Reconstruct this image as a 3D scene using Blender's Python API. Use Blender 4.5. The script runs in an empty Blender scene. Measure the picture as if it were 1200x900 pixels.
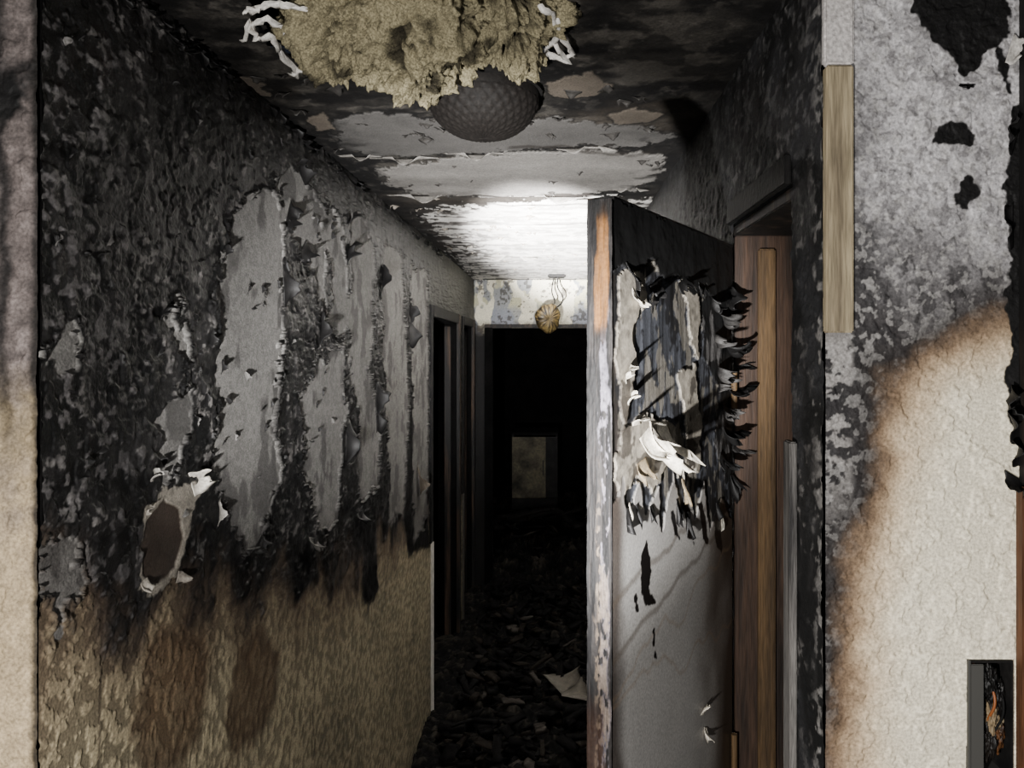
import bpy, bmesh, math, random
import numpy as np
from mathutils import Vector
random.seed(4); rng=np.random.RandomState(7)
# ------------------------------------------------------------------ constants (metres)
F=880.0; CX,CY=650.0,410.0
ZC=1.90; CEIL=2.45; XL=-0.635; XR=0.36; YL0=0.924; YR0=1.0; YEND=5.9; HD=2.07
LIGHT=Vector((-0.267,0.0,1.53))

def lin(*c):
    if len(c)==1: c=c[0]
    a=np.array(c,dtype=np.float64)/255.0
    return np.where(a<=0.04045,a/12.92,((a+0.055)/1.055)**2.4)
def sst(a,b,x):
    t=np.clip((x-a)/(b-a),0,1); return t*t*(3-2*t)
def mix(a,b,m):
    m=np.asarray(m)[...,None]; return a*(1-m)+b*m
def hsh(ix,iy,iz,seed):
    h=(ix.astype(np.int64)*374761393+iy.astype(np.int64)*668265263+iz*2147483647+seed*1274126177)&0xFFFFFFFF
    h=((h^(h>>13))*1274126177)&0xFFFFFFFF
    h=(h^(h>>16))&0xFFFFFF
    return h/float(0xFFFFFF)
def vn2(x,y,seed):
    xi=np.floor(x); yi=np.floor(y); fx=x-xi; fy=y-yi
    fx=fx*fx*(3-2*fx); fy=fy*fy*(3-2*fy)
    a=hsh(xi,yi,0,seed); b=hsh(xi+1,yi,0,seed); c=hsh(xi,yi+1,0,seed); d=hsh(xi+1,yi+1,0,seed)
    return (a*(1-fx)+b*fx)*(1-fy)+(c*(1-fx)+d*fx)*fy
def fbm(x,y,seed=0,o=4,g=0.5):
    s=0;a=1;t=0
    for i in range(o):
        k=2.03**i; th=.6*i; ct,st_=math.cos(th),math.sin(th)
        s=s+a*vn2((x*ct-y*st_)*k+i*17.3,(x*st_+y*ct)*k+i*9.1,seed+i*31); t+=a; a*=g
    v=s/t
    return np.clip((v-0.5)*1.5+0.5,0,1)
def vn3(p,seed):
    i=np.floor(p); f=p-i; f=f*f*(3-2*f); r=0
    for dx in (0,1):
        for dy in (0,1):
            for dz in (0,1):
                w=(f[:,0] if dx else 1-f[:,0])*(f[:,1] if dy else 1-f[:,1])*(f[:,2] if dz else 1-f[:,2])
                r=r+w*hsh(i[:,0]+dx,i[:,1]+dy,(i[:,2]+dz).astype(np.int64)*7919%100003,seed)
    return r
def fbm3(p,seed=0,o=4,g=0.5):
    s=0;a=1;t=0
    for i in range(o):
        s=s+a*vn3(p*(2.03**i)+i*11.7,seed+i*13); t+=a;a*=g
    return np.clip((s/t-0.5)*1.5+0.5,0,1)
def sd(poly,S,T,marg=0.12):
    P=np.array(poly); lo=P.min(0)-marg; hi=P.max(0)+marg
    out=np.full(S.shape,1.0)
    m=(S>lo[0])&(S<hi[0])&(T>lo[1])&(T<hi[1])
    if not m.any(): return out
    x=S[m];y=T[m]; d=np.full(x.shape,1e9); ins=np.zeros(x.shape,bool); n=len(P)
    for i in range(n):
        ax,ay=P[i]; bx,by=P[(i+1)%n]
        ex,ey=bx-ax,by-ay; L=ex*ex+ey*ey+1e-12
        h=np.clip(((x-ax)*ex+(y-ay)*ey)/L,0,1)
        d=np.minimum(d,(x-ax-ex*h)**2+(y-ay-ey*h)**2)
        c=((ay>y)!=(by>y))&(x<(bx-ax)*(y-ay)/((by-ay) if abs(by-ay)>1e-9 else 1e-9)+ax)
        ins^=c
    d=np.sqrt(d); d[ins]*=-1; out[m]=d
    return out
# ---- photo measurement -> coordinates on the real surfaces
def mL(pts): return [(F*(-XL)/(CX-x), ZC+(CY-y)*(F*(-XL)/(CX-x))/F) for x,y in pts]
def mC(pts,z=CEIL): return [((x-CX)*(z-ZC)/(CY-y),F*(z-ZC)/(CY-y)) for x,y in pts]
def mF(pts,Y): return [((x-CX)*Y/F,ZC+(CY-y)*Y/F) for x,y in pts]

# ------------------------------------------------------------------ materials
def nodes(name):
    m=bpy.data.materials.new(name); m.use_nodes=True
    nt=m.node_tree; b=nt.nodes['Principled BSDF']; return m,nt,b
def attr_mat(name,bscale=160,bstr=0.35,bdist=0.002,spec=0.4,var=0.35,vscale=260):
    m,nt,b=nodes(name); N=nt.nodes; L=nt.links
    a=N.new('ShaderNodeAttribute'); a.attribute_name='Col'
    r=N.new('ShaderNodeAttribute'); r.attribute_name='Rgh'
    tc=N.new('ShaderNodeTexCoord')
    n1=N.new('ShaderNodeTexNoise'); n1.inputs['Scale'].default_value=vscale; n1.inputs['Detail'].default_value=4
    L.new(tc.outputs['Object'],n1.inputs['Vector'])
    mr=N.new('ShaderNodeMapRange'); mr.inputs[1].default_value=0.3; mr.inputs[2].default_value=0.7
    mr.inputs[3].default_value=1-var; mr.inputs[4].default_value=1+var
    L.new(n1.outputs['Fac'],mr.inputs[0])
    mx=N.new('ShaderNodeVectorMath'); mx.operation='SCALE'
    L.new(a.outputs['Color'],mx.inputs[0]); L.new(mr.outputs[0],mx.inputs['Scale'])
    L.new(mx.outputs[0],b.inputs['Base Color']); L.new(r.outputs['Fac'],b.inputs['Roughness'])
    b.inputs['Specular IOR Level'].default_value=spec
    n2=N.new('ShaderNodeTexNoise'); n2.inputs['Scale'].default_value=bscale; n2.inputs['Detail'].default_value=5; n2.inputs['Roughness'].default_value=0.6
    L.new(tc.outputs['Object'],n2.inputs['Vector'])
    bp=N.new('ShaderNodeBump'); bp.inputs['Strength'].default_value=bstr; bp.inputs['Distance'].default_value=bdist
    L.new(n2.outputs['Fac'],bp.inputs['Height']); L.new(bp.outputs[0],b.inputs['Normal'])
    return m
def wood_mat(name,base,char,amt,rough=0.65,sc=14,stretch=(3,3,0.25),bstr=0.5,spec=.3):
    m,nt,b=nodes(name); N=nt.nodes; L=nt.links
    tc=N.new('ShaderNodeTexCoord'); mp=N.new('ShaderNodeMapping'); mp.inputs['Scale'].default_value=stretch
    L.new(tc.outputs['Object'],mp.inputs[0])
    n=N.new('ShaderNodeTexNoise'); n.inputs['Scale'].default_value=sc; n.inputs['Detail'].default_value=6; L.new(mp.outputs[0],n.inputs['Vector'])
    g=N.new('ShaderNodeTexNoise'); g.inputs['Scale'].default_value=sc*9; g.inputs['Detail'].default_value=4; L.new(mp.outputs[0],g.inputs['Vector'])
    cr=N.new('ShaderNodeValToRGB'); e=cr.color_ramp.elements
    e[0].position=max(0.0,amt-0.12); e[0].color=(*lin(char),1); e[1].position=min(1,amt+0.12); e[1].color=(*lin(base),1)
    L.new(n.outputs['Fac'],cr.inputs[0])
    mr=N.new('ShaderNodeMapRange'); mr.inputs[1].default_value=.3; mr.inputs[2].default_value=.7; mr.inputs[3].default_value=.6; mr.inputs[4].default_value=1.3
    L.new(g.outputs['Fac'],mr.inputs[0])
    mx=N.new('ShaderNodeVectorMath'); mx.operation='SCALE'; L.new(cr.outputs[0],mx.inputs[0]); L.new(mr.outputs[0],mx.inputs['Scale'])
    L.new(mx.outputs[0],b.inputs['Base Color']); b.inputs['Roughness'].default_value=rough; b.inputs['Specular IOR Level'].default_value=spec
    bp=N.new('ShaderNodeBump'); bp.inputs['Strength'].default_value=bstr; bp.inputs['Distance'].default_value=.003
    L.new(g.outputs['Fac'],bp.inputs['Height']); L.new(bp.outputs[0],b.inputs['Normal'])
    return m
M_PLASTER=attr_mat('sooty_plaster',bscale=190,bstr=0.5,bdist=0.003,spec=.28)
M_FLOOR=attr_mat('charred_rubble_floor',bscale=90,bstr=0.6,bdist=0.006,spec=.12)
M_CEIL=attr_mat('sooty_ceiling',bscale=150,bstr=0.4,bdist=0.003,spec=.3)
M_DOOR=attr_mat('scorched_door_skin',bscale=260,bstr=0.25,bdist=0.0015,spec=.3,var=0.22)
M_FLAKE=attr_mat('peeled_paint',bscale=220,bstr=0.3,bdist=0.002,spec=.3,var=0.25)
M_WOOL=attr_mat('mineral_wool',bscale=420,bstr=0.9,bdist=0.004,var=0.5,vscale=330,spec=0.1)
M_CHAR=wood_mat('charcoal',(28,26,25),(8,8,8),0.55,0.75,10,(1,1,1),.5,.2)
M_DARKWALL=wood_mat('soot_black_wall',(12,11,11),(5,5,5),0.55,0.95,6,(1,1,1),.5,.08)
M_CHARTRIM=wood_mat('charred_trim',(50,40,32),(12,11,10),0.58,0.7)
M_GREYTRIM=wood_mat('ash_grey_trim',(104,101,98),(32,30,30),0.48,0.6,18)
M_REDWOOD=wood_mat('red_brown_jamb',(66,49,38),(33,26,22),0.44,0.7,9)
M_TANWOOD=wood_mat('tan_wood',(90,70,46),(50,39,28),0.4,0.7,9)
M_BAREWOOD=wood_mat('bare_lumber',(152,139,113),(104,93,76),0.40,0.7,10)

# ------------------------------------------------------------------ mesh helpers
def make(name,V,Fc,col=None,rgh=None,mat=None,parent=None,smooth=True):
    me=bpy.data.meshes.new(name)
    V=np.asarray(V,dtype=np.float32); Fc=np.asarray(Fc,dtype=np.int32); k=Fc.shape[1]
    me.vertices.add(len(V)); me.vertices.foreach_set('co',V.ravel())
    me.loops.add(Fc.size); me.loops.foreach_set('vertex_index',Fc.ravel())
    me.polygons.add(len(Fc)); me.polygons.foreach_set('loop_start',np.arange(0,Fc.size,k,dtype=np.int32))
    me.polygons.foreach_set('use_smooth',np.full(len(Fc),smooth))
    me.update(calc_edges=True)
    if col is not None:
        c=np.ones((len(V),4),dtype=np.float32); c[:,:3]=np.clip(col,0,1)
        ca=me.color_attributes.new('Col','FLOAT_COLOR','POINT'); ca.data.foreach_set('color',c.ravel())
        ra=me.attributes.new('Rgh','FLOAT','POINT')
        ra.data.foreach_set('value',np.asarray(rgh,dtype=np.float32) if rgh is not None else np.full(len(V),0.8,dtype=np.float32))
    if mat: me.materials.append(mat)
    ob=bpy.data.objects.new(name,me); bpy.context.collection.objects.link(ob)
    if parent: ob.parent=parent
    return ob
def grid(name,O,U,V,N,us,vs,func,mat,hole=None,parent=None):
    O=np.array(O,float);U=np.array(U,float);V=np.array(V,float);N=np.array(N,float)
    S,T=np.meshgrid(us,vs); col,disp,rg=func(S,T)
    P=O+S[...,None]*U+T[...,None]*V+np.asarray(disp)[...,None]*N
    nr,nc=S.shape; idx=np.arange(nr*nc).reshape(nr,nc)
    q=np.stack([idx[:-1,:-1],idx[:-1,1:],idx[1:,1:],idx[1:,:-1]],-1)
    if np.dot(np.cross(U,V),N)<0: q=q[...,::-1]
    if hole is not None:
        sc=(S[:-1,:-1]+S[1:,1:])/2; tc=(T[:-1,:-1]+T[1:,1:])/2
        q=q[~hole(sc,tc)]
    else: q=q.reshape(-1,4)
    rg=np.broadcast_to(rg,S.shape)
    return make(name,P.reshape(-1,3),q,col.reshape(-1,3),rg.ravel(),mat,parent)
def box(name,lo,hi,mat,parent=None,bev=0.0):
    lo=Vector(lo);hi=Vector(hi); c=(lo+hi)/2; d=hi-lo
    bm=bmesh.new(); bmesh.ops.create_cube(bm,size=1)
    for v in bm.verts: v.co=Vector((v.co.x*d.x,v.co.y*d.y,v.co.z*d.z))+c
    if bev>0: bmesh.ops.bevel(bm,geom=bm.edges[:],offset=bev,segments=2,affect='EDGES')
    me=bpy.data.meshes.new(name); bm.to_mesh(me); bm.free(); me.materials.append(mat)
    ob=bpy.data.objects.new(name,me); bpy.context.collection.objects.link(ob)
    if parent: ob.parent=parent
    return ob
def empty(name):
    e=bpy.data.objects.new(name,None); bpy.context.collection.objects.link(e); return e
class Soup:
    def __init__(s): s.V=[];s.F=[];s.C=[];s.n=0
    def add(s,V,Fq,C):
        V=np.asarray(V,float).reshape(-1,3); s.V.append(V); s.F.append(np.asarray(Fq)+s.n); s.C.append(np.broadcast_to(C,V.shape)); s.n+=len(V)
    def flake(s,P,U,V,N,w,L,curl,col,col2=None,nl=12,nw=9,jag=0.35,wave=0.15,pre=0.0):
        P,U,V,N=[np.array(a,float) for a in (P,U,V,N)]
        U/=np.linalg.norm(U);V/=np.linalg.norm(V);N/=np.linalg.norm(N)
        pts=[];cols=[]
        jl=1-jag*rng.rand(nw+1); ph=rng.rand()*6
        for j in range(nw+1):
            u=(j/nw-0.5); x=0.0;y=0.0003
            for i in range(nl+1):
                a=i/nl
                th=pre+curl*a+wave*math.sin(u*5+ph)
                if i>0: x+=math.cos(th)*L/nl*jl[j]; y+=math.sin(th)*L/nl*jl[j]
                ww=w*(1-0.45*a*a)*(1+0.25*math.sin(a*7+ph)*u)
                pts.append(P+U*u*ww+V*x+N*(y+0.08*w*math.sin(u*6+ph)*a))
                k=0.75+0.5*rng.rand(); cc=np.array(col)*k
                if col2 is not None: cc=cc*(1-a)+np.array(col2)*k*a
                cols.append(cc)
        q=[]
        for j in range(nw):
            for i in range(nl):
                a0=j*(nl+1)+i; q.append([a0,a0+1,a0+nl+2,a0+nl+1])
        s.add(pts,q,np.array(cols))
    def build(s,name,mat,parent=None,thick=0.0,rgh=0.7):
        V=np.concatenate(s.V);Fq=np.concatenate(s.F);C=np.concatenate(s.C)
        ob=make(name,V,Fq,C,np.full(len(V),rgh),mat,parent)
        if thick>0:
            md=ob.modifiers.new('thickness','SOLIDIFY'); md.thickness=thick; md.offset=0
        return ob
def dens(*segs):
    out=[]
    for a,b,n in segs: out.append(np.linspace(a,b,n,endpoint=False))
    out.append([segs[-1][1]]); return np.concatenate(out)

# ------------------------------------------------------------------ soot painter (generic)
def sootfield(S,T,seed,fleck=0.5):
    n2=fbm(S*24,T*24,seed+1); n3=fbm(S*75,T*75,seed+2,3); n5=fbm(S*9,T*9,seed+4)
    st=fbm(S*40,T*7,seed+5)
    black=lin(10,10,10); dk=lin(29,28,28); gr=lin(100,97,95)
    c=mix(np.broadcast_to(black,S.shape+(3,)),dk,sst(.40,.72,st*.5+n2*.5))
    fl=sst(.62,.74,n3)*sst(.66-fleck*.3,.84-fleck*.3,n2*.6+n5*.4)
    c=mix(c,gr,fl*.7)
    d=0.0045*n2+0.0024*n3+0.0024*sst(.55,.7,fbm(S*48,T*48,seed+9,2))
    return c,d,n2,n3,n5,fl

# ------------------------------------------------------------------ LEFT WALL
grey_patches=[
 [(272,224),(300,230),(325,212),(331,330),(324,470),(322,560),(312,590),(303,640),(280,668),(268,640),(262,590),(256,600),(247,500),(256,470),(250,400),(244,330),(262,298)],
 [(318,206),(350,198),(372,236),(386,290),(382,330),(392,395),(376,382),(352,300),(340,290),(332,262)],
 [(342,468),(356,440),(372,432),(388,395),(404,400),(404,470),(396,560),(392,602),(366,636),(358,560),(352,500)],
 [(370,236),(402,262),(408,330),(400,410),(388,400),(384,330)],
 [(406,246),(424,250),(438,296),(437,400),(428,428),(446,500),(442,566),(417,592),(420,500),(407,420),(410,330)],
 [(449,284),(472,300),(474,400),(480,480),(473,604),(456,610),(452,470),(447,380)],
 [(481,308),(500,322),(502,430),(500,600),(484,646),(483,480)],
 [(187,362),(203,366),(217,392),(214,418),(196,398)],
 [(182,500),(200,468),(216,478),(218,520),(208,562),(188,570),(180,540)],
 [(64,400),(82,396),(86,430),(70,438)],
 [(60,650),(76,645),(80,690),(66,740),(56,700)],
 [(246,480),(262,520),(300,500),(262,560),(244,540)],
]
GP=[mL(p) for p in grey_patches]
torn=mL([(168,596),(190,572),(238,565),(226,590),(214,640),(206,672),(176,700),(160,690),(162,640)])
hole_=mL([(170,608),(190,586),(208,596),(213,630),(203,666),(180,688),(165,676),(163,640)])
scorch=[mL([(182,750),(215,735),(240,770),(236,850),(215,895),(170,905),(160,850)]),
        mL([(285,752),(305,738),(325,770),(322,830),(290,880),(268,890),(268,820)])]
blacks=[mL([(332,500),(348,480),(362,560),(368,640),(372,680),(345,708),(334,640)]),mL([(424,610),(440,600),(442,690),(430,715),(422,690)]),  # first shape sets a vertical shadow into the wall colour as a black streak
        mL([(470,600),(500,560),(502,640),(478,650)])]
def f_left(S,T):
    c,d,n2,n3,n5,fl=sootfield(S,T,11,0.42)
    near=sst(1.30,0.95,S)
    n6=fbm(S*30,T*30,91)
    c=mix(c,lin(92,89,89),near*sst(.58,.68,n3*.6+n6*.4)*.6)
    c=c*(1-.50*sst(1.8,3.4,S))[...,None]  # colour darkened with depth to offset the beam's light on the far wall
    b=np.interp(S,[.9,1.2,1.5,2.2,3.85,6],[1.59,1.55,1.45,1.29,1.12,0.95])+(n5-.5)*.12+(fbm(S*14,T*2.5,55)-.5)*.14
    h=T-b
    tex=sst(.40,.62,fbm(S*75,T*75,21,3))
    lo=np.broadcast_to(lin(154,143,117),S.shape+(3,))*(0.55+.6*tex)[...,None]*(0.75+.5*fbm(S*5,T*5,77))[...,None]
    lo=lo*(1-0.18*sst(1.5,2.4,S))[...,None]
    lo=mix(lo,lin(84,67,52),sst(-.30,-.03,h+(n5-.5)*.12)*.75)
    lo=mix(lo,lin(44,35,29),sst(-.15,.0,h+(n2-.5)*.08)*.9)
    for k,p in enumerate(scorch):
        q=sd(p,S,T)+(n2-.5)*.045
        lo=mix(lo,lin(80,60,41)*(.8+.4*n5)[...,None],sst(.034,-.020,q)*.75)
        lo=mix(lo,lin(44,33,24),sst(.020,.0,np.abs(q+.012))*.4)
    crack=np.minimum(np.abs(S-1.045-(fbm(T*12,T*0,5)-.5)*.012)*1.0,np.abs(S-1.98-(fbm(T*12,T*0,6)-.5)*.02))
    lo=mix(lo,lin(50,40,32),sst(.004,.0015,crack)*.7)
    bl=sst(-.07,.05,h+(n2-.5)*.10+(n3-.5)*.05)
    for p in blacks:
        bl=np.maximum(bl,sst(.014,-.014,sd(p,S,T)+(n2-.5)*.04))
    c=mix(lo,c,bl); d=d*bl+(1-bl)*0.0018*tex
    rg=0.85-.30*bl
    gm=np.zeros(S.shape); rim=np.zeros(S.shape)
    w=(n2-.5)*.042+(n3-.5)*.024+(fbm(S*10,T*10,63)-.5)*.062
    for p in GP:
        q=sd(p,S,T)+w
        gm=np.maximum(gm,sst(.002,-.002,q)); rim=np.maximum(rim,sst(.014,.001,q)*(q>0))
    rim=rim*sst(.40,.60,fbm(S*8,T*14,64))
    g=lin(108,106,103)*(0.66+.40*fbm(S*7,T*3,31)+.24*sst(.45,.6,fbm(S*110,T*110,35,2)))[...,None]
    g=mix(g,lin(48,46,45),sst(.56,.70,fbm(S*16,T*10,39))*.65)
    g=mix(g,lin(40,34,31),sst(.16,-.02,h)*.4)
    g=g*(1-.20*sst(1.8,3.2,S))[...,None]  # far grey patches toned down with depth as well, against the beam
    c=mix(c,g,gm); d=d*(1-gm)+rim*.006*(1-gm)
    c=mix(c,lin(16,15,15),rim*(1-gm)*.7)
    rg=rg*(1-gm)+.8*gm
    q=sd(torn,S,T)+(n3-.5)*.012; tm=sst(.002,-.002,q)
    c=mix(c,lin(134,128,118)*(0.6+.6*n3)[...,None],tm); d=d*(1-tm)+.004*tm
    q=sd(hole_,S,T)+(n3-.5)*.006; hm=sst(.002,-.002,q)
    c=mix(c,lin(58,50,44)*(0.7+.6*n2)[...,None],hm); d=d*(1-hm)+.001*hm
    return c,d,rg
OPEN_L=[(3.85,4.85),(5.15,5.72)]
def holeL(s,t):
    m=np.zeros(s.shape,bool)
    for a,b in OPEN_L: m|=(s>a)&(s<b)&(t<HD)
    return m
pxs=np.linspace(F*(-XL)/YL0,F*(-XL)/YEND,560); ysL=F*(-XL)/pxs
zsL=dens((0,1.3,220),(1.3,CEIL,820))
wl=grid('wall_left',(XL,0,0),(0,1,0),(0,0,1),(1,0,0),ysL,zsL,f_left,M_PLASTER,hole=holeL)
for i,(a,b,z0) in enumerate([(YL0+.01,3.85,0),(4.85,5.15,0),(5.72,YEND,0),(3.85,4.85,HD),(5.15,5.72,HD)]):
    box('stud_core_%d'%i,(XL-.12,a,z0),(XL-.003,b,CEIL),M_DARKWALL,wl)
def f_leftface(S,T):
    c,d,n2,n3,n5,fl=sootfield(S,T,211,0.9)
    pk=lin(116,106,103)*(0.5+.7*n3)[...,None]
    c=mix(c,pk,sst(.35,.6,n5*.5+n2*.5+.10)*.85)
    lo=lin(168,150,120)*(0.8+.35*fbm(S*60,T*60,214,3))[...,None]
    h=T-1.80+(n5-.5)*.3+(n2-.5)*.12
    c=mix(c,lo,sst(.1,-.18,h)*.9)
    edge=sst(XL-.012,XL-.002,S+(n2-.5)*.008)
    c=mix(c,lin(24,22,20),edge*.9)
    c=mix(c,lin(20,19,19),sst(.016,.0,np.abs(S-(XL-.042)+(n2-.5)*.015))*sst(1.70,1.95,T)*.9)
    return c,d*.8,0.75
wlf=grid('wall_front_left',(0,YL0,0),(1,0,0),(0,0,1),(0,-1,0),dens((-1.6,-.72,60),(-.72,XL,90)),dens((0,1.3,60),(1.3,CEIL,620)),f_leftface,M_PLASTER)
box('stud_core',(-1.6,YL0+.004,0),(XL-.122,YL0+.12,CEIL),M_DARKWALL,wlf)

# ------------------------------------------------------------------ CEILING
c_gray=[mC([(385,142),(440,132),(520,140),(640,138),(760,148),(790,163),(742,170),(700,168),(560,178),(440,184),(405,172)]),
        ]
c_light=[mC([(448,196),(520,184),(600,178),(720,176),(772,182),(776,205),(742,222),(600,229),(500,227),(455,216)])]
c_hot=[mC([(500,248),(560,240),(700,232),(760,236),(740,300),(720,327),(556,327),(528,290)])]  # near-white area puts the flashlight's bright pool into the ceiling colour
c_tan=[mC([(712,135),(745,126),(776,132),(762,143),(726,144)]),mC([(640,96),(690,84),(720,100),(690,112),(650,112)]),mC([(276,88),(300,92),(318,112),(296,106)]),
       mC([(360,140),(380,128),(392,150),(372,152)])]
hole_poly=mC([(296,18),(322,52),(345,70),(400,78),(480,74),(560,64),(632,60),(668,30),(672,-10),(645,-70),(320,-70)])
def f_ceil(S,T):
    n2=fbm(S*26,T*26,301); n3=fbm(S*80,T*80,302,3); n5=fbm(S*5,T*7,303); ns=fbm(S*5,T*22,305)
    c=mix(np.broadcast_to(lin(22,21,21),S.shape+(3,)),lin(62,59,55),sst(.42,.62,n5*.5+ns*.3+n2*.2))
    c=mix(c,lin(86,82,77),sst(.60,.72,n3*.5+n2*.5)*.4)
    c=mix(c,lin(16,15,15),sst(.52,.62,fbm(S*11,T*15,308))*.7)
    c=mix(c,lin(54,48,41),sst(.55,.8,fbm(S*4,T*4,311))*.5)
    d=.002*n2+.001*n3
    w=(n2-.5)*.07+(n3-.5)*.03
    far=sst(2.2,3.1,T)
    def lay(polys,colr,th,c,d,sc=1.0,wf=1.0):
        for p in polys:
            q=sd(p,S,T,.3)+w*wf; m=sst(.003*sc,-.003*sc,q)
            g=colr*(0.62+.50*fbm(S*6,T*9,321)+.2*n3)[...,None]
            c=mix(c,lin(20,19,18),sst(.02,.0,q)*(q>0)*.8)
            c=mix(c,g,m); d=d*(1-m)+th*m
        return c,d
    c,d=lay(c_gray,lin(80,78,76),.004,c,d)
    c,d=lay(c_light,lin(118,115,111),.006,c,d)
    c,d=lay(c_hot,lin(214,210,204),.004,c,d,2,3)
    for y0,a in ((2.06,.7),(2.68,.95),(2.83,.7),(3.25,.7),(3.9,.6),(4.9,.6)):
        ln=np.abs(T-y0-(fbm(S*6,S*0+y0,330)-.5)*.10)
        c=mix(c,lin(36,32,29),sst(.024,.006,ln)*a*sst(.3,.5,fbm(S*5,T*3,333)))
    pat=sst(.48,.60,ns*.5+n2*.5)*far*(.45+.5*sst(-.20,-.5,S))
    c=mix(c,lin(50,46,43),pat)
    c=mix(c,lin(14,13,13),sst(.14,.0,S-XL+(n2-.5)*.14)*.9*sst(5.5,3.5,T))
    c=mix(c,lin(24,23,23),sst(.26,.35,S+(n2-.5)*.2)*.7)
    c,d=lay(c_tan,lin(84,77,69),.004,c,d,1,.3)
    return c,d,0.62
ysC=F*(CEIL-ZC)/np.linspace(F*(CEIL-ZC)/1.0,F*(CEIL-ZC)/YEND,480)
def holeC(s,t): return (sd(hole_poly,s,t)+(fbm(s*40,t*40,9)-.5)*.03)<0
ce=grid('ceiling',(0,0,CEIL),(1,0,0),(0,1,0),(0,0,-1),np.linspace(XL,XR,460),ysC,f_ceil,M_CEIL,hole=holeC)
box('board_front',(-1.7,-2.0,CEIL+.001),(1.7,YL0,CEIL+.02),M_DARKWALL,ce)
box('board_left',(-1.7,YL0,CEIL+.001),(XL-.001,9.2,CEIL+.02),M_DARKWALL,ce)
box('board_right',(XR+.001,YL0,CEIL+.001),(1.7,9.2,CEIL+.02),M_DARKWALL,ce)
box('board_mid',(XL,1.75,CEIL+.006),(XR,9.2,CEIL+.02),M_DARKWALL,ce)
box('attic_back',(-1.7,-2.0,CEIL+.34),(1.7,2.2,CEIL+.36),M_DARKWALL,ce)
for i,y in enumerate((-.1,1.9)):
    box('joist_%d'%i,(-1.6,y,CEIL+.022),(1.6,y+.045,CEIL+.2),M_CHAR,ce)

# ------------------------------------------------------------------ RIGHT HALL WALL
OP=(1.13,1.5,2.15)
def f_right(S,T):
    c,d,n2,n3,n5,fl=sootfield(S,T,411,0.6)
    c=mix(c,lin(44,44,46),sst(.4,.65,n5)*.6)
    c=mix(c,lin(78,77,77),sst(.62,.7,n3)*.4*sst(2.0,2.3,T))
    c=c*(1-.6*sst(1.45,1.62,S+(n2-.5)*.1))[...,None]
    nr=sst(1.06,1.0,S+(n2-.5)*.05)
    c=mix(c,lin(130,127,124),nr*sst(.5,.62,n3*.6+n2*.4)*.7)
    return c,d*.8,0.75
ysR=F*XR/np.linspace(F*XR/YR0,F*XR/YEND,330)
wr=grid('wall_right',(XR,0,0),(0,1,0),(0,0,1),(-1,0,0),ysR,dens((0,1.3,90),(1.3,CEIL,500)),f_right,M_PLASTER,hole=lambda s,t:(s>OP[0])&(s<OP[1])&(t<OP[2]))
box('stud_core_0',(XR+.003,YR0+.06,0),(XR+.12,OP[0],CEIL),M_DARKWALL,wr)
box('stud_core_1',(XR+.003,OP[1]+.02,0),(XR+.12,YEND,CEIL),M_DARKWALL,wr)
box('stud_core_2',(XR+.003,OP[0],OP[2]),(XR+.12,OP[1]+.02,CEIL),M_DARKWALL,wr)
bx=mF([(1132,772),(1184,772),(1184,912),(1132,912)],YR0); bxlo=(bx[0][0],bx[2][1]); bxhi=(bx[1][0],bx[0][1])
beigeP=mF([(968,1100),(972,860),(980,760),(990,690),(1006,610),(1022,520),(1044,440),(1085,402),(1130,392),(1165,380),(1300,360),(1300,1200),(960,1200)],YR0)
blk=[mF(p,YR0) for p in ([(1064,0),(1075,-30),(1180,-30),(1182,40),(1150,62),(1128,100),(1118,70),(1096,56),(1070,36)],
  [(1086,152),(1108,142),(1142,158),(1138,170),(1112,172),(1090,168)],[(1118,232),(1132,208),(1144,224),(1138,250),(1122,252)],
  [(1184,130),(1215,110),(1215,560),(1196,520),(1176,470),(1186,400),(1178,260)],[(1170,60),(1180,80),(1182,110),(1174,96)])]
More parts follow.
